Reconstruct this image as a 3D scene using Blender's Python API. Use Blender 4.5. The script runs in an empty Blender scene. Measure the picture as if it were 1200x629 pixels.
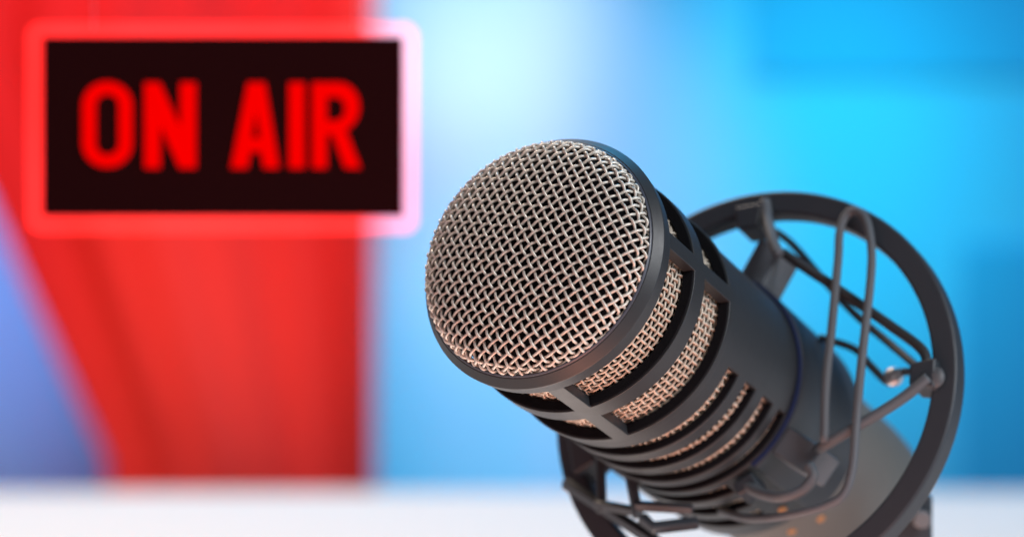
import bpy, bmesh, math, random
from mathutils import Vector, Matrix

random.seed(4)
S = bpy.context.scene
COL = S.collection
R = 0.027                      # outer radius of the microphone head, metres
F, CX, CY = 3000.0, 600.0, 314.5   # lens in pixels of a 1200 x 629 frame
CAMZ = 0.1735
PI = math.pi

# ------------------------------------------------------------------ helpers
def cam2world(p):
    return Vector((p[0], p[2], CAMZ - p[1]))

def at(x, y, d):
    """a point seen at (x, y) at distance d in front of the lens"""
    return Vector(((x - CX) / F * d, d, CAMZ - (y - CY) / F * d))

# microphone frame: axis a runs from the grille back into the body
C_CAM = Vector((0.19381375, -0.07746329, 19.36747983)) * R
A = Vector((0.48269796, 0.38100665, 0.78856618))
U = Vector((-0.85289834, 0.0, 0.52207703))
V = Vector((0.19891482, -0.9245723, 0.32495994))
def w3(v): return Vector((v.x, v.z, -v.y))
MIC_M = Matrix((w3(U), w3(V), w3(A))).transposed().to_4x4()
MIC_M.translation = cam2world(C_CAM)

def pick(x, y, t):
    """local mic coordinates (metres) of the point seen at pixel (x, y) on the plane t radii behind the rim"""
    d = Vector(((x - CX) / F, (y - CY) / F, 1.0))
    o = C_CAM + A * (t * R)
    X = d * (o.dot(A) / d.dot(A)) - o
    return Vector((X.dot(U), X.dot(V), t * R))

def pol(r, ang, t):
    return Vector((r * R * math.cos(ang), r * R * math.sin(ang), t * R))

def tag(o, label=None, cat=None, kind=None, group=None):
    if label: o['label'] = label
    if cat: o['category'] = cat
    if kind: o['kind'] = kind
    if group: o['group'] = group
    return o

def empty(name, M, label, cat):
    o = bpy.data.objects.new(name, None)
    o.empty_display_size = 0.01
    COL.objects.link(o)
    o.matrix_world = M
    return tag(o, label, cat)

def build(name, bm, mat, parent=None, smooth=40, bevel=0, segs=2, lim=35):
    bmesh.ops.recalc_face_normals(bm, faces=bm.faces)
    me = bpy.data.meshes.new(name)
    bm.to_mesh(me); bm.free()
    if smooth:
        for p in me.polygons: p.use_smooth = True
        me.set_sharp_from_angle(angle=math.radians(smooth))
    me.materials.append(mat)
    o = bpy.data.objects.new(name, me)
    COL.objects.link(o)
    if parent: o.parent = parent
    if bevel:
        m = o.modifiers.new('bevel', 'BEVEL')
        m.width = bevel; m.segments = segs; m.limit_method = 'ANGLE'
        m.angle_limit = math.radians(lim); m.harden_normals = True
    return o

def shell(bm, ts, angs, occ, ro, ri, closed=True, xf=None):
    """solid of revolution cut on a grid of (t, angle); occ says which cells are solid"""
    n, m = len(ts), len(angs)
    vs = {}
    def vert(i, j, k):
        j %= m
        if (i, j, k) not in vs:
            r = (ro if k else ri)(ts[i])
            p = pol(r, angs[j], ts[i])
            vs[(i, j, k)] = bm.verts.new(xf(p) if xf else p)
        return vs[(i, j, k)]
    cells = m if closed else m - 1
    def mid(j):
        a0 = angs[j]; a1 = angs[(j + 1) % m]
        if a1 < a0: a1 += 2 * PI
        return (a0 + a1) / 2
    def on(i, j):
        if i < 0 or i >= n - 1: return False
        if closed: j %= m
        elif j < 0 or j >= cells: return False
        return occ((ts[i] + ts[i + 1]) / 2, math.degrees(mid(j)))
    def quad(*k):
        try: bm.faces.new([vert(*q) for q in k])
        except ValueError: pass
    for i in range(n - 1):
        for j in range(cells):
            if not on(i, j): continue
            quad((i, j, 1), (i + 1, j, 1), (i + 1, j + 1, 1), (i, j + 1, 1))
            quad((i, j, 0), (i, j + 1, 0), (i + 1, j + 1, 0), (i + 1, j, 0))
            if not on(i - 1, j): quad((i, j, 0), (i, j, 1), (i, j + 1, 1), (i, j + 1, 0))
            if not on(i + 1, j): quad((i + 1, j, 0), (i + 1, j + 1, 0), (i + 1, j + 1, 1), (i + 1, j, 1))
            if not on(i, j - 1): quad((i, j, 0), (i + 1, j, 0), (i + 1, j, 1), (i, j, 1))
            if not on(i, j + 1): quad((i, j + 1, 0), (i, j + 1, 1), (i + 1, j + 1, 1), (i + 1, j + 1, 0))

def angle_list(extra=(), step=2.5):
    a = set(round(k * step - 180, 3) for k in range(int(360 / step)))
    for e in extra:
        e = (e + 180) % 360 - 180
        a = set(q for q in a if abs(q - e) > step * 0.45) | {round(e, 3)}
    return [math.radians(q) for q in sorted(a)]

def lathe(bm, prof, seg=144):
    rings = []
    for t, r in prof:
        if r < 1e-6: rings.append([bm.verts.new((0, 0, t * R))])
        else: rings.append([bm.verts.new(pol(r, 2 * PI * k / seg, t)) for k in range(seg)])
    for a, b in zip(rings, rings[1:]):
        for k in range(seg):
            q = (k + 1) % seg
            if len(a) == 1 and len(b) == 1: continue
            if len(a) == 1: bm.faces.new((a[0], b[q], b[k]))
            elif len(b) == 1: bm.faces.new((a[k], a[q], b[0]))
            else: bm.faces.new((a[k], a[q], b[q], b[k]))

def tube(bm, pts, rad, sides=8, cap=True, closed=False, flat=1.0):
    pts = [Vector(p) for p in pts]
    n = len(pts)
    prev = None; rings = []
    for i, p in enumerate(pts):
        if closed: d = pts[(i + 1) % n] - pts[i - 1]
        else: d = pts[min(i + 1, n - 1)] - pts[max(i - 1, 0)]
        d.normalize()
        if prev is None:
            h = Vector((0, 0, 1)) if abs(d.z) < 0.9 else Vector((1, 0, 0))
            x = d.cross(h).normalized()
        else:
            x = (prev - d * prev.dot(d)).normalized()
        prev = x
        y = d.cross(x)
        rr = rad[i] if isinstance(rad, (list, tuple)) else rad
        rings.append([bm.verts.new(p + (x * math.cos(2 * PI * k / sides) + y * math.sin(2 * PI * k / sides) * flat) * rr) for k in range(sides)])
    pairs = list(zip(rings, rings[1:])) + ([(rings[-1], rings[0])] if closed else [])
    for a, b in pairs:
        for k in range(sides):
            q = (k + 1) % sides
            bm.faces.new((a[k], a[q], b[q], b[k]))
    if cap and not closed:
        bm.faces.new(rings[0][::-1]); bm.faces.new(rings[-1])

def smooth_path(pts, n=8):
    """Catmull-Rom through the points"""
    pts = [Vector(p) for p in pts]
    out = []
    P = [pts[0] * 2 - pts[1]] + pts + [pts[-1] * 2 - pts[-2]]
    for i in range(1, len(P) - 2):
        a, b, c, d = P[i - 1:i + 3]
        for k in range(n):
            s = k / n
            out.append(0.5 * ((2 * b) + (c - a) * s + (2 * a - 5 * b + 4 * c - d) * s * s + (3 * b - a - 3 * c + d) * s ** 3))
    out.append(pts[-1])
    return out

def box(bm, lo, hi, M=None):
    vs = [bm.verts.new((x, y, z)) for x in (lo[0], hi[0]) for y in (lo[1], hi[1]) for z in (lo[2], hi[2])]
    if M is not None:
        for v in vs: v.co = M @ v.co
    for f in ((0, 1, 3, 2), (4, 6, 7, 5), (0, 4, 5, 1), (2, 3, 7, 6), (0, 2, 6, 4), (1, 5, 7, 3)):
        bm.faces.new([vs[k] for k in f])

# ------------------------------------------------------------------ materials
def mat(name, col, rough=0.5, metal=0.0, noise=0, bump=0.0, scale=400, spec=0.5, vary=0.0):
    m = bpy.data.materials.new(name); m.use_nodes = True
    nt = m.node_tree; b = nt.nodes['Principled BSDF']
    b.inputs['Base Color'].default_value = (*col, 1)
    b.inputs['Roughness'].default_value = rough
    b.inputs['Metallic'].default_value = metal
    b.inputs['Specular IOR Level'].default_value = spec
    if bump or vary:
        tc = nt.nodes.new('ShaderNodeTexCoord')
        n = nt.nodes.new('ShaderNodeTexNoise'); n.inputs['Scale'].default_value = scale
        n.inputs['Detail'].default_value = 4
        nt.links.new(tc.outputs['Object'], n.inputs['Vector'])
        if bump:
            bp = nt.nodes.new('ShaderNodeBump'); bp.inputs['Strength'].default_value = bump
            bp.inputs['Distance'].default_value = 0.0002
            nt.links.new(n.outputs['Fac'], bp.inputs['Height'])
            nt.links.new(bp.outputs['Normal'], b.inputs['Normal'])
        if vary:
            n2 = nt.nodes.new('ShaderNodeTexNoise'); n2.inputs['Scale'].default_value = scale * 0.08
            n2.inputs['Detail'].default_value = 6
            nt.links.new(tc.outputs['Object'], n2.inputs['Vector'])
            mr = nt.nodes.new('ShaderNodeMapRange')
            mr.inputs['To Min'].default_value = rough - vary; mr.inputs['To Max'].default_value = rough + vary
            nt.links.new(n2.outputs['Fac'], mr.inputs['Value'])
            nt.links.new(mr.outputs['Result'], b.inputs['Roughness'])
    return m

M_PAINT = mat('satin black paint', (0.022, 0.0245, 0.028), 0.42, 0.0, bump=0.12, scale=5200, vary=0.06)
M_BODY = mat('matt black paint', (0.022, 0.0255, 0.030), 0.46, 0.0, bump=0.15, scale=5200, vary=0.06)
M_REAR = mat('grey housing paint', (0.11, 0.11, 0.105), 0.6, 0.0, bump=0.1, scale=3000, vary=0.05)
M_WIRE = mat('nickel wire', (0.69, 0.645, 0.575), 0.42, 0.30, vary=0.08, scale=2500)
M_WIRE2 = mat('nickel wire fine', (0.54, 0.46, 0.375), 0.46, 0.30, vary=0.08, scale=2500)
M_FOAM_SHADE = mat('black foam', (0.006, 0.006, 0.008), 0.95, spec=0.1, bump=0.6, scale=2500)  # also the black that stands for shade in windows and slots
M_GAP_SHADE = mat('dark blue gap shade', (0.012, 0.022, 0.07), 0.9, spec=0.2, bump=0.5, scale=3000)  # colour stands for the shade between body and collar
M_PLASTIC = mat('black nylon', (0.026, 0.033, 0.043), 0.48, bump=0.15, scale=2600, vary=0.06)
M_HOOK = mat('grey nylon hook', (0.095, 0.107, 0.125), 0.5, bump=0.15, scale=2600, vary=0.06)
M_CORD = mat('black elastic', (0.020, 0.022, 0.026), 0.6, bump=0.3, scale=4000)
M_CORDG = mat('grey elastic', (0.085, 0.095, 0.11), 0.6, bump=0.3, scale=4000)
M_BRASS = mat('brass', (0.55, 0.26, 0.11), 0.55, 0.8)
M_STEEL = mat('brushed steel', (0.5, 0.5, 0.52), 0.35, 0.9)
M_TABLE = mat('white laminate', (0.86, 0.80, 0.75), 0.7, vary=0.05, scale=60, spec=.2)
M_WALL = mat('pale blue wall paint', (0.19, 0.66, 0.92), 0.9, spec=0.1, bump=0.1, scale=90)
M_CURT = mat('red cloth', (0.72, 0.052, 0.040), 0.9, spec=0.1, bump=0.2, scale=600)
M_SIGN = mat('black sign face', (0.014, 0.0012, 0.0018), 0.6, spec=0.04)

def emit(name, col, s):
    m = bpy.data.materials.new(name); m.use_nodes = True
    nt = m.node_tree; nt.nodes.clear()
    e = nt.nodes.new('ShaderNodeEmission'); e.inputs['Color'].default_value = (*col, 1); e.inputs['Strength'].default_value = s
    o = nt.nodes.new('ShaderNodeOutputMaterial'); nt.links.new(e.outputs[0], o.inputs['Surface'])
    return m
M_LETTER = emit('red lit letter', (1.0, 0.0, 0.0), .95)
def glow_acrylic(name, col, s):
    m = bpy.data.materials.new(name); m.use_nodes = True
    nt = m.node_tree; nt.nodes.clear()
    e = nt.nodes.new('ShaderNodeEmission'); e.inputs['Color'].default_value = (*col, 1); e.inputs['Strength'].default_value = s
    t = nt.nodes.new('ShaderNodeBsdfTransparent')
    a = nt.nodes.new('ShaderNodeAddShader')
    o = nt.nodes.new('ShaderNodeOutputMaterial')
    nt.links.new(e.outputs[0], a.inputs[0]); nt.links.new(t.outputs[0], a.inputs[1]); nt.links.new(a.outputs[0], o.inputs['Surface'])
    return m
M_GLOW = glow_acrylic('red lit clear acrylic', (1.0, 0.028, 0.026), 0.5)
M_LINE = mat('clear nylon line', (0.55, 0.5, 0.5), 0.3)
M_LINE.node_tree.nodes['Principled BSDF'].inputs['Transmission Weight'].default_value = 0.9

# ================================================================== MICROPHONE
mic = empty('microphone', MIC_M, 'black broadcast microphone with a domed woven wire grille, held in the shock mount', 'microphone')

# --- head cage: front rim, rib and rear collar joined by four bars
BARS = (166.0, 255.5, 345.5, 76.0)
HALF = 4.0
edges = [b + q * HALF for b in BARS for q in (-1, 1)]
def near_bar(d):
    return any(abs((d - b + 180) % 360 - 180) < HALF for b in BARS)
W1, W2 = (.225, .665), (.845, 1.305)
def cage_occ(t, d):
    if W1[0] < t < W1[1] or W2[0] < t < W2[1]: return near_bar(d)
    return True
def cage_ro(t):
    if t < .01: return .970
    if t < .09: return 1.028
    if t < .21: return 1.012
    return 1.0
bm = bmesh.new()
shell(bm, [0, .075, .205, .225, .665, .845, 1.305, 1.37], angle_list(edges, 2), cage_occ,
      cage_ro, lambda t: .957 if t < .05 else .905)
build('head_cage', bm, M_PAINT, mic, smooth=18, bevel=0.008 * R, lim=18)
bm = bmesh.new()
lathe(bm, [(.05, .955), (.0, .942), (-.012, .945), (-.016, .951), (-.012, .958), (.0, .964), (.03, .968)])
build('rim_lip', bm, mat('satin lip', (.05, .055, .075), .35), mic)
# added black rings standing in for shade at the back of each window row
bm = bmesh.new()
for t in (W1[1], W2[1]):
    shell(bm, [t - .012, t - .002], angle_list(edges), lambda t, d: not near_bar(d), lambda t: .984, lambda t: .907)
build('window_shade_ring', bm, M_FOAM_SHADE, mic, smooth=30)

# --- woven domed grille
R0, H, HD, T0 = 0.93, 0.175, 0.115, 0.04
def dome_t(r):
    q = min(1.0, r / R0)
    return T0 - (H + T0) * (1 - q ** 8) ** 0.25 - HD * (1 - q * q)
_arc = [(0.0, 0.0, dome_t(0))]
NS = 900
_s = 0.0; _p = (0.0, dome_t(0))
for k in range(1, NS + 1):
    x = k / NS
    r = R0 * (1 - (1 - x) ** 2.6)
    q = (r, dome_t(r))
    _s += math.hypot(q[0] - _p[0], q[1] - _p[1]); _p = q
    _arc.append((_s, q[0], q[1]))
ARC_LEN = _s
import bisect
_keys = [a[0] for a in _arc]
def dome_pt(x, y, off):
    s = math.hypot(x, y)
    s2 = min(s, ARC_LEN - 1e-6)
    i = min(max(bisect.bisect_right(_keys, s2), 1), len(_arc) - 1)
    a, b = _arc[i - 1], _arc[i]
    f = (s2 - a[0]) / max(1e-9, b[0] - a[0])
    r = a[1] + (b[1] - a[1]) * f; t = a[2] + (b[2] - a[2]) * f
    dr, dt = b[1] - a[1], b[2] - a[2]
    L = math.hypot(dr, dt) or 1
    nr, ntt = -dt / L, dr / L           # points back into the mic
    nr, ntt = -nr, -ntt                 # outward
    if r < 1e-4: nr, ntt = 0, -1
    if ntt > 0: nr, ntt = -nr, -ntt
    if nr < 0: nr = abs(nr)
    r += nr * off; t += ntt * off
    c, sn = (x / s, y / s) if s > 1e-6 else (1, 0)
    return Vector((r * c * R, r * sn * R, t * R))
PITCH = 0.0690; WR = 0.0111
TH = math.radians(52.8)
def weave_front():
    bm = bmesh.new()
    n = int(ARC_LEN / PITCH)
    for fam in (0, 1):
        for i in range(-n, n + 1):
            x = i * PITCH
            half = math.sqrt(max(0, ARC_LEN ** 2 - x * x))
            if half < PITCH * .8: continue
            steps = max(8, int(half * 2 / (PITCH / 7)))
            jit = random.uniform(-.055, .055) * PITCH
            pts = []
            for k in range(steps + 1):
                y = -half + 2 * half * k / steps
                ph = math.cos(PI * y / PITCH + PI * i + (0 if fam == 0 else PI))
                # rounder bends than a plain sine: the wires are crimped
                off = WR * (.70, 1.30)[fam] * math.copysign(abs(ph) ** 0.8, ph)
                xx, yy = (x + jit, y) if fam == 0 else (y, x + jit)
                px = xx * math.cos(TH) - yy * math.sin(TH)
                py = xx * math.sin(TH) + yy * math.cos(TH)
                pts.append(dome_pt(px, py, off))
            tube(bm, pts, WR * R, sides=7)
    return bm
build('front_grille', weave_front(), M_WIRE, mic, smooth=180)

# --- fine woven sleeve behind the windows and slots
def weave_side(t0, t1, rc, na, pt, wr):
    bm = bmesh.new()
    pa = 2 * PI / na
    nt_ = int((t1 - t0) / pt)
    for j in range(na):                       # wires along the axis
        pts = []
        for k in range(nt_ * 6 + 1):
            t = t0 + k * pt / 6
            off = wr * 1.45 * math.cos(PI * (t - t0) / pt + PI * j)
            pts.append(pol(rc + off, pa * j, t))
        tube(bm, pts, wr * R, sides=6)
    for i in range(nt_ + 1):                  # wires round it
        pts = []
        for k in range(na * 5):
            a = pa * k / 5
            off = -wr * .50 * math.cos(PI * a / pa + PI * i)
            pts.append(pol(rc + off, a, t0 + i * pt))
        tube(bm, pts, wr * R, sides=6, closed=True)
    return bm
build('side_grille', weave_side(.10, 1.36, .876, 90, .061, .0110), M_WIRE2, mic, smooth=180)
build('slot_grille', weave_side(1.42, 3.75, .880, 92, .061, .0115), M_WIRE2, mic, smooth=180)

# --- black foam core
bm = bmesh.new()
prof = [(dome_t(R0 * q) + .055, R0 * q * .965) for q in (0, .15, .3, .45, .6, .7, .78, .85, .9, .94, .97, .99, 1)]
prof = [(t, r * .905 / .93) for t, r in prof] + [(.13, .86), (1.36, .852), (3.8, .852), (3.8, 0)]
lathe(bm, prof)
build('foam_core', bm, M_FOAM_SHADE, mic)

# --- slotted body
SLOTS = [(a, b, lo, -18) for a, b, lo in ((1.575, 1.768, -164), (1.910, 2.103, -164), (2.245, 2.438, -164), (2.555, 2.692, -164),
         (2.80, 2.98, -118), (3.13, 3.32, -118), (3.46, 3.65, -118))]
ts = sorted({1.37, 1.40, 3.9} | {q[0] for q in SLOTS} | {q[1] for q in SLOTS})
def body_occ(t, d):
    for a, b, lo, hi in SLOTS:
        if a < t < b and lo < d < hi: return False
    return True
bm = bmesh.new()
shell(bm, ts, angle_list((-164, -118, -18), 2), body_occ, lambda t: .972, lambda t: .90)
build('body', bm, M_BODY, mic, bevel=0.012 * R)
bm = bmesh.new()
for a, b, lo, hi in SLOTS:
    shell(bm, [b - .014, b - .002], angle_list((lo + 1, hi - 1), 2), lambda t, d: lo + 1 < (d if d < 180 else d - 360) < hi - 1, lambda t: .958, lambda t: .902)
build('slot_shade_strip', bm, M_FOAM_SHADE, mic, smooth=30)  # added black strips that paint the shade inside each slot

# --- rear housing
bm = bmesh.new()
lathe(bm, [(3.85, .70), (3.85, .84), (3.88, .86), (5.7, .86), (5.95, .845), (6.15, .80), (6.3, .72), (6.4, .6), (6.45, .4), (6.47, 0)])
build('rear_housing', bm, M_REAR, mic, smooth=50)
bm = bmesh.new()
lathe(bm, [(6.44, .2), (6.44, .34), (7.05, .34), (7.1, .30), (7.1, 0)], 48)
build('cable_socket', bm, M_STEEL, mic)

# ================================================================== SHOCK MOUNT
mount = empty('shock_mount', MIC_M, 'black round shock mount with crossing elastic cords, holding the microphone', 'shock mount')

# outer ring, slightly tilted and set off the microphone axis
A2 = (A + U * .014 + V * .014).normalized()
ring_o = Vector((-.496 * R, -.021 * R, 2.815 * R))
a2l = Vector((A2.dot(U), A2.dot(V), A2.dot(A))).normalized()
rot = Vector((0, 0, 1)).rotation_difference(a2l).to_matrix()
def ring_xf(p): return ring_o + rot @ p
def ring_pt(r, deg, t): return ring_xf(pol(r, math.radians(deg), t))
bm = bmesh.new()
shell(bm, [0, .209], angle_list(step=2), lambda t, d: True, lambda t: 1.81, lambda t: 1.598, xf=ring_xf)
build('outer_ring', bm, M_PLASTIC, mount, bevel=0.03 * R, segs=3)

# inner clamp collar and a dark blue ring painting the shade in its gap
bm = bmesh.new()
shell(bm, [2.735, 4.0], angle_list((-135, -50), 2), lambda t, d: not (-135 < d < -50), lambda t: 1.012, lambda t: .978)
build('clamp_collar', bm, M_PLASTIC, mount, bevel=0.02 * R)
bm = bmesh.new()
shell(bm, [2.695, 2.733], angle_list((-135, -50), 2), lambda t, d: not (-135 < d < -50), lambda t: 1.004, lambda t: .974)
build('gap_shade_ring', bm, M_GAP_SHADE, mount, bevel=0.008 * R)

def block_at(deg, t0, t1, r0, r1, wid, name, m, xf=None, taper=1.0):
    bm = bmesh.new()
    a = math.radians(deg)
    er = Vector((math.cos(a), math.sin(a), 0)); et = Vector((-math.sin(a), math.cos(a), 0)); ez = Vector((0, 0, 1))
    vs = []
    for t in (t0, t1):
        for r, w in ((r0, wid * taper), (r1, wid)):
            for s in (-1, 1):
                p = (er * r + et * (s * w / 2) + ez * t) * R
                vs.append(bm.verts.new(xf(p) if xf else p))
    for f in ((0, 1, 3, 2), (4, 6, 7, 5), (0, 4, 5, 1), (2, 3, 7, 6), (0, 2, 6, 4), (1, 5, 7, 3)):
        bm.faces.new([vs[k] for k in f])
    return build(name, bm, m, mount, bevel=0.025 * R, segs=3)
# hooks on the collar and on the ring
for deg in (111, 207, 16):
    block_at(deg, 2.75, 3.12, 1.0, 1.38, .26, 'collar_hook', M_HOOK)
block_at(233, 2.74, 3.0, 1.0, 1.13, .20, 'collar_hook', M_PLASTIC)
for deg, w in ((81, .26), (174, .26), (-23, .40)):
    block_at(deg, -.10, .22, 1.44, 1.66, w, 'ring_hook', M_PLASTIC, xf=ring_xf, taper=.75)

def cord(name, m, rad, pts, n=8, sides=10):
    bm = bmesh.new()
    tube(bm, smooth_path([pick(p[0], p[1], p[2] - .48) for p in pts], n), rad * R, sides=sides)
    return build(name, bm, m, mount, smooth=180)
cord('elastic_cord', M_CORD, .043, [(918, 296, 3.2), (950, 318, 3.2), (975, 334, 3.22), (1040, 379, 3.3), (1078, 407, 3.3), (1086, 425, 3.28), (1084, 442, 3.25)])
cord('elastic_cord', M_CORDG, .046, [(1088, 442, 3.22), (1058, 466, 3.2), (1020, 490, 3.15), (972, 518, 3.15), (956, 528, 3.3)])
cord('elastic_cord', M_CORDG, .037, [(966, 518, 3.1), (968, 450, 3.1), (975, 380, 3.12), (982, 305, 3.16), (984, 272, 3.18), (991, 253, 3.2), (1003, 247, 3.2), (1015, 258, 3.2),
      (1021, 290, 3.18), (1020, 330, 3.15), (1010, 420, 3.1), (1003, 500, 3.1), (999, 548, 3.1), (989, 578, 3.1), (968, 592, 3.1), (940, 600, 3.1), (905, 606, 3.2), (872, 606, 3.5), (845, 598, 3.8)])
cord('elastic_cord', M_CORDG, .046, [(948, 545, 3.1), (953, 558, 3.1), (940, 574, 3.1), (915, 582, 3.1), (890, 577, 3.2), (868, 564, 3.3)])
cord('elastic_cord', M_CORDG, .05, [(896, 236, 3.22), (899, 255, 3.2), (905, 280, 3.1), (912, 298, 3.05)])
cord('elastic_cord', M_CORD, .034, [(893, 262, 3.75), (925, 283, 3.75), (960, 322, 3.8), (1000, 366, 3.85), (1040, 400, 3.8), (1078, 432, 3.6)])
cord('elastic_cord', M_CORD, .034, [(960, 395, 3.9), (1000, 408, 4.0), (1020, 428, 4.0), (1042, 448, 4.0), (1056, 436, 3.9), (1078, 436, 3.6)])
def strut(rad, pts):
    bm = bmesh.new()
    tube(bm, [pick(x, y, t - .48) for x, y, t in pts], rad * R, sides=4)
    return build('strut', bm, M_PLASTIC, mount, smooth=20, bevel=.012 * R)
strut(.060, [(662, 565, 3.2), (720, 603, 3.2), (790, 648, 3.2)])
strut(.055, [(703, 530, 3.15), (705, 600, 3.15)])
strut(.050, [(698, 590, 3.12), (752, 600, 3.12)])
strut(.055, [(736, 545, 3.05), (742, 575, 3.05), (748, 606, 3.08)])
strut(.050, [(744, 592, 3.04), (812, 596, 3.2)])
strut(.060, [(752, 606, 3.1), (766, 618, 3.1), (818, 612, 3.3)])

# small fixings
def screw(x, y, t, r, m, name):
    bm = bmesh.new()
    bmesh.ops.create_uvsphere(bm, u_segments=16, v_segments=8, radius=r * R)
    for v in bm.verts: v.co.z *= .6
    bmesh.ops.translate(bm, verts=bm.verts, vec=pick(x, y, t - .48))
    return build(name, bm, m, mount, smooth=180)
def on_surface(x, y):
    """where the ray through the pixel meets the body, collar or rear housing"""
    d = Vector(((x - CX) / F, (y - CY) / F, 1.0))
    for r, lo, hi in ((1.012, 2.735, 4.0), (.972, 0, 3.9), (.86, 3.9, 6)):
        dp = d - A * d.dot(A); cp = C_CAM - A * C_CAM.dot(A)
        a, b, c = dp.dot(dp), -2 * dp.dot(cp), cp.dot(cp) - (r * R) ** 2
        D = b * b - 4 * a * c
        if D < 0: continue
        X = d * ((-b - math.sqrt(D)) / (2 * a)) - C_CAM
        p = Vector((X.dot(U), X.dot(V), X.dot(A)))
        ang = math.degrees(math.atan2(p.y, p.x))
        if not lo * R < p.z < hi * R or (r > 1 and -135 < ang < -50): continue
        return p
    return None
for x, y in ((917, 596), (962, 607), (928, 622)):      # slotted screw heads let into the barrel
    p = on_surface(x, y)
    if p is None: continue
    n = Vector((p.x, p.y, 0)).normalized()
    q = Vector((0, 0, 1)).rotation_difference(n).to_matrix().to_4x4()
    bm = bmesh.new()
    bmesh.ops.create_cone(bm, cap_ends=True, segments=20, radius1=.045 * R, radius2=.036 * R, depth=.036 * R, matrix=Matrix.Translation(p) @ q)
    build('screw', bm, M_BRASS, mount, bevel=.006 * R)
screw(1047, 441, 3.85, .09, M_STEEL, 'cord_bead')
# boss where the cords meet on the ring
bm = bmesh.new()
pb = ring_pt(1.63, 175, -.05)
bmesh.ops.create_uvsphere(bm, u_segments=24, v_segments=12, radius=.10 * R)
for v in bm.verts: v.co.z *= .5
bmesh.ops.translate(bm, verts=bm.verts, vec=pb)
build('cord_boss', bm, mat('grey nylon', (.075, .08, .09), .5), mount, smooth=180)

# upright and foot that carry the ring (world space shapes, brought into the mount's frame)
INV = MIC_M.inverted()
def mount_world(name, bm, m, **k):
    bmesh.ops.transform(bm, matrix=INV, verts=bm.verts)
    return build(name, bm, m, mount, **k)
d_r = 0.60
p0 = at(1072, 578, d_r)
bm = bmesh.new()
box(bm, (p0.x - .0046, p0.y - .004, 0.008), (p0.x + .0036, p0.y + .005, p0.z))
mount_world('upright', bm, M_PLASTIC, bevel=.0008)
bm = bmesh.new()
bmesh.ops.create_cone(bm, cap_ends=True, segments=24, radius1=.0022, radius2=.0020, depth=.0035,
    matrix=Matrix.Translation(at(1080, 608, d_r - .006)) @ Matrix.Rotation(PI / 2, 4, 'X'))
mount_world('clamp_knob', bm, mat('grey knob', (.14, .14, .15), .45), bevel=.0004)
bm = bmesh.new()
bmesh.ops.create_cone(bm, cap_ends=True, segments=64, radius1=.055, radius2=.052, depth=.008, matrix=Matrix.Translation((p0.x, p0.y, .0042)))
mount_world('foot', bm, M_PLASTIC, bevel=.001)

# ================================================================== ON AIR SIGN
DS = 0.70
K = DS / F
def sp(x, y): return ((x - CX) * K, CAMZ - (y - CY) * K)
sx, sz = sp(263, 149)
sign = empty('on_air_sign', Matrix.Translation((sx, DS, sp(0, 275)[1])), 'glowing red ON AIR sign with dark panel and lit border', 'sign')
def sl(x, y):   # pixel -> sign local (x, z)
    return ((x - 263) * K, (275 - y) * K)

def rrect(x0, y0, x1, y1, r, n=8):
    pts = []
    for cx, cy, a0 in ((x1 - r, y0 + r, -90), (x1 - r, y1 - r, 0), (x0 + r, y1 - r, 90), (x0 + r, y0 + r, 180)):
        for k in range(n + 1):
            a = math.radians(a0 + 90 * k / n)
            pts.append((cx + r * math.cos(a), cy + r * math.sin(a)))
    return pts

def plate(name, loops, y0, y1, m, parent, bevel=0):
    """flat outline (first loop) with holes (other loops), thickness from y0 (front) to y1"""
    cu = bpy.data.curves.new(name, 'CURVE'); cu.dimensions = '2D'; cu.fill_mode = 'BOTH'
    cu.extrude = (y1 - y0) / 2
    for lp in loops:
        s = cu.splines.new('POLY'); s.points.add(len(lp) - 1); s.use_cyclic_u = True
        for q, (x, y) in zip(s.points, lp):
            a, b = sl(x, y); q.co = (a, b, 0, 1)
    tmp = bpy.data.objects.new('tmp', cu); COL.objects.link(tmp)
    dg = bpy.context.evaluated_depsgraph_get()
    me = bpy.data.meshes.new_from_object(tmp.evaluated_get(dg))
    bpy.data.objects.remove(tmp); bpy.data.curves.remove(cu)
    bm = bmesh.new(); bm.from_mesh(me); bpy.data.meshes.remove(me)
    bmesh.ops.remove_doubles(bm, verts=bm.verts, dist=1e-7)
    yc = (y0 + y1) / 2
    for v in bm.verts:
        x, z, d = v.co; v.co = (x, yc + d, z)
    return build(name, bm, m, parent, smooth=0)
plate('panel', [rrect(53.5, 45.5, 471.5, 252.5, 3)], -.004, .004, M_SIGN, sign)
plate('glowing_border', [rrect(31, 26, 491, 275, 18), rrect(54, 46, 471, 252, 4)], -.0015, .0015, M_GLOW, sign)

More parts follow.
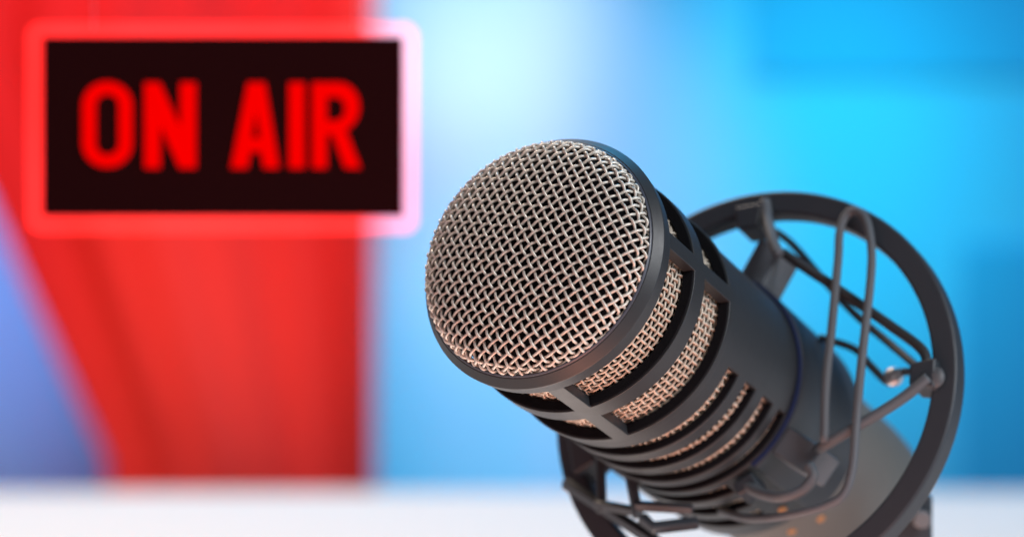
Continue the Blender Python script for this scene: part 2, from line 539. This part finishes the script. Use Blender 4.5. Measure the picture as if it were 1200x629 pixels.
def letter_O(x0, y0, x1, y1, w):
    r = (x1 - x0) / 2
    return [rrect(x0, y0, x1, y1, r * .96, 12), rrect(x0 + w, y0 + w * .95, x1 - w, y1 - w * .95, (r - w) * .96, 10)]
def letter_R():
    x0, y0, y1 = 367.5, 98.5, 198
    out = [(x0, y0), (399, y0)]
    for k in range(1, 12):
        a = math.radians(-90 + 150 * k / 12)
        out.append((399 + 23.5 * math.cos(a), 126.5 + 28 * math.sin(a)))
    out += [(407, 154), (424, y1), (405.5, y1), (391, 159), (384.5, 159), (384.5, y1), (x0, y1)]
    hole = [(384.5, 115.5), (396, 115.5)]
    for k in range(1, 8):
        a = math.radians(-90 + 180 * k / 8)
        hole.append((396 + 9.5 * math.cos(a), 129 + 13.5 * math.sin(a)))
    hole += [(396, 142.5), (384.5, 142.5)]
    return [out, hole]
GL = [letter_O(100, 97.5, 158, 197, 15.5),
      [[(172.5, 98.5), (190, 98.5), (214, 150), (214, 98.5), (232, 98.5), (232, 198), (213, 198), (190.5, 148), (190.5, 198), (172.5, 198)]],
      [[(292.5, 98.5), (312.5, 98.5), (329, 198), (311, 198), (307.5, 179), (296, 179), (292, 198), (273, 198)], [(302, 131), (306.8, 163), (297.2, 163)]],
      [[(340.5, 98.5), (358.5, 98.5), (358.5, 198), (340.5, 198)]],
      letter_R()]
for lp in GL:
    plate('letter', lp, -.0052, -.0042, M_LETTER, sign)
for x in (110, 416):
    bm = bmesh.new()
    a, b = sl(x, 30)
    tube(bm, [(a, 0, b - .001), (a, 0, b + .6)], .00009, sides=6)
    build('hanging_line', bm, M_LINE, sign)

# ================================================================== SETTING
bm = bmesh.new()
box(bm, (-1.1, -0.25, -.03), (1.3, 2.0, 0))
tag(build('table', bm, M_TABLE, bevel=.003), 'white tabletop under the microphone, its far edge out of focus', 'table')
WY = 4.2
bm = bmesh.new()
box(bm, (-2.6, WY, -.75), (2.6, WY + .1, 2.3))
tag(build('wall', bm, M_WALL, smooth=0), 'pale wall washed in blue and cyan light behind the table', 'wall')
bm = bmesh.new()
box(bm, (-2.6, -1.5, -.80), (2.6, WY, -.75))
tag(build('floor', bm, mat('grey floor', (.25, .26, .28), .7), smooth=0), kind='structure')

M_WALL_DARK = mat('wall darkening blue', (0.10, 0.50, 0.78), 0.95, spec=0.1, bump=0.3, scale=300)  # panels added so parts of the lit wall look darker
for (x0, y0, x1, y1), lb in (((880, -260, 1330, 92), 'large deep blue panel added to darken the wall, upper right corner'),
                             ((1128, 285, 1330, 600), 'narrow deep blue panel added to darken the wall, right of the shock mount ring')):
    bm = bmesh.new()
    a, b = at(x0, y1, WY - .009), at(x1, y0, WY - .009)
    box(bm, (a.x, WY - .009, a.z), (b.x, WY - .001, b.z))
    tag(build('wall_dark_panel', bm, M_WALL_DARK, smooth=0, bevel=.01), lb, 'wall panel', group='blue panels added to darken the wall')

# red cloth: hangs straight on the right, gathered towards the bottom on the left
CYD = 3.6
bm = bmesh.new()
cols, rows = 90, 40
def edge_l(y):   # left edge in frame pixels for a height in frame pixels
    return -85 + 205 * max(0.0, min(1.0, (y - 60) / 480.0)) ** 1.1
vs = []
for j in range(rows + 1):
    y = -420 + (1000 + 420) * j / rows
    row = []
    for i in range(cols + 1):
        s = i / cols
        xl = edge_l(y); xr = 440
        x = xl + (xr - xl) * s
        dd = CYD + .03 * math.sin(s * 2 * PI * 1.5 + .9) + .006 * math.sin(s * 2 * PI * 6 + 1)
        k = CYD / F
        row.append(bm.verts.new(((x - CX) * k, dd, CAMZ - (y - CY) * k)))
    vs.append(row)
for j in range(rows):
    for i in range(cols):
        bm.faces.new((vs[j][i], vs[j][i + 1], vs[j + 1][i + 1], vs[j + 1][i]))
cu = build('curtain', bm, M_CURT, smooth=180)
sm = cu.modifiers.new('thickness', 'SOLIDIFY'); sm.thickness = .004
tag(cu, 'red cloth hanging behind the ON AIR sign, narrowing towards the tabletop', 'curtain')

# ================================================================== LIGHT
def look(o, target):
    o.rotation_euler = (Vector(target) - o.location).to_track_quat('-Z', 'Y').to_euler()
def area(name, loc, target, size, power, col, size_y=None):
    l = bpy.data.lights.new(name, 'AREA'); l.energy = power; l.color = col; l.size = size
    if size_y: l.shape = 'RECTANGLE'; l.size_y = size_y
    o = bpy.data.objects.new(name, l); COL.objects.link(o); o.location = loc; look(o, target); return o
def spot(name, px, py, power, col, deg, src, depth=None, blend=1.0):
    l = bpy.data.lights.new(name, 'SPOT'); l.energy = power; l.color = col; l.spot_size = math.radians(deg)
    l.spot_blend = blend; l.shadow_soft_size = .08
    o = bpy.data.objects.new(name, l); COL.objects.link(o)
    o.location = src; look(o, at(px, py, depth or WY)); return o
T = MIC_M.translation
# on the microphone
area('key_softbox', (.55, .05, .66), T, .26, 5.4, (.97, .98, 1.0))
area('fill_softbox', (-.30, -.05, .50), T, .30, .30, (1.0, .92, .88))
area('cool_fill', (.75, .25, .30), T, .35, 1.3, (.62, .82, 1.0))
area('warm_lamp', (.03, .44, .020), T + Vector((.01, .01, -.02)), .10, .24, (1.0, .34, .20))
area('under_bounce', (.0, .560, .015), T + Vector((.012, .01, -.02)), .10, .13, (1.0, .84, .74))  # added light in place of bounce off the white table
area('red_lamp', (-.17, .38, .24), T, .14, .06, (1.0, .18, .14))
area('table_fill', (-.5, 1.7, 1.5), (-.1, 1.4, 0), .6, 26, (1.0, .80, .64))  # unseen area light added to brighten the tabletop
# unseen coloured lights, added for the colour patches on wall and cloth
area('blue_wash', (.35, 2.4, 2.9), at(800, 380, WY), 1.0, 66, (.0, .50, 1.0))
spot('cyan_spot', 900, 190, 95, (.0, .88, 1.0), 24, (.6, 2.5, 1.6))
spot('cyan_spot', 1060, 230, 80, (.0, .85, 1.0), 26, (.9, 2.5, 1.6))
spot('cyan_spot', 580, 490, 155, (.22, .85, 1.0), 19, (.0, 2.6, 1.5))
spot('lilac_spot', 620, 260, 215, (1.0, .17, .18), 27, (-.1, 2.7, 1.6))
spot('white_spot', 560, -20, 330, (1.0, .46, .34), 17, (-.05, 2.6, 1.7))
spot('white_spot', 550, 200, 200, (1.0, .46, .34), 14, (-.05, 2.6, 1.7))
spot('red_spot', 40, 40, 215, (1.0, .02, .04), 36, (-.9, 1.6, 1.6), CYD)
spot('red_spot', 330, 140, 50, (1.0, .02, .05), 24, (-.4, 1.6, 1.6), CYD)
spot('salmon_spot', 225, 360, 78, (1.0, 1.0, .55), 12, (-.5, 1.6, 1.6), CYD)
spot('salmon_spot', 270, 490, 44, (1.0, 1.0, .9), 10, (-.5, 1.6, 1.6), CYD)
spot('lilac_left', -30, 350, 95, (1.0, .30, .6), 15, (-1.3, 3.0, 1.6))
spot('blue_left', -10, 340, 110, (.05, .5, 1.0), 16, (-1.3, 3.0, 1.5))

w = bpy.data.worlds.new('World'); S.world = w; w.use_nodes = True
w.node_tree.nodes['Background'].inputs['Color'].default_value = (.35, .45, .6, 1)
w.node_tree.nodes['Background'].inputs['Strength'].default_value = .10

# ================================================================== CAMERA
cam = bpy.data.cameras.new('camera'); co = bpy.data.objects.new('camera', cam); COL.objects.link(co)
co.location = (0, 0, CAMZ); co.rotation_euler = (PI / 2, 0, 0)
cam.sensor_width = 36; cam.lens = 36 * F / 1200
cam.clip_start = .01; cam.clip_end = 50
cam.dof.use_dof = True; cam.dof.focus_distance = 19.1 * R; cam.dof.aperture_fstop = 8.6
S.camera = co
S.view_settings.view_transform = 'Standard'; S.view_settings.look = 'None'
S.view_settings.exposure = 0; S.view_settings.gamma = 1
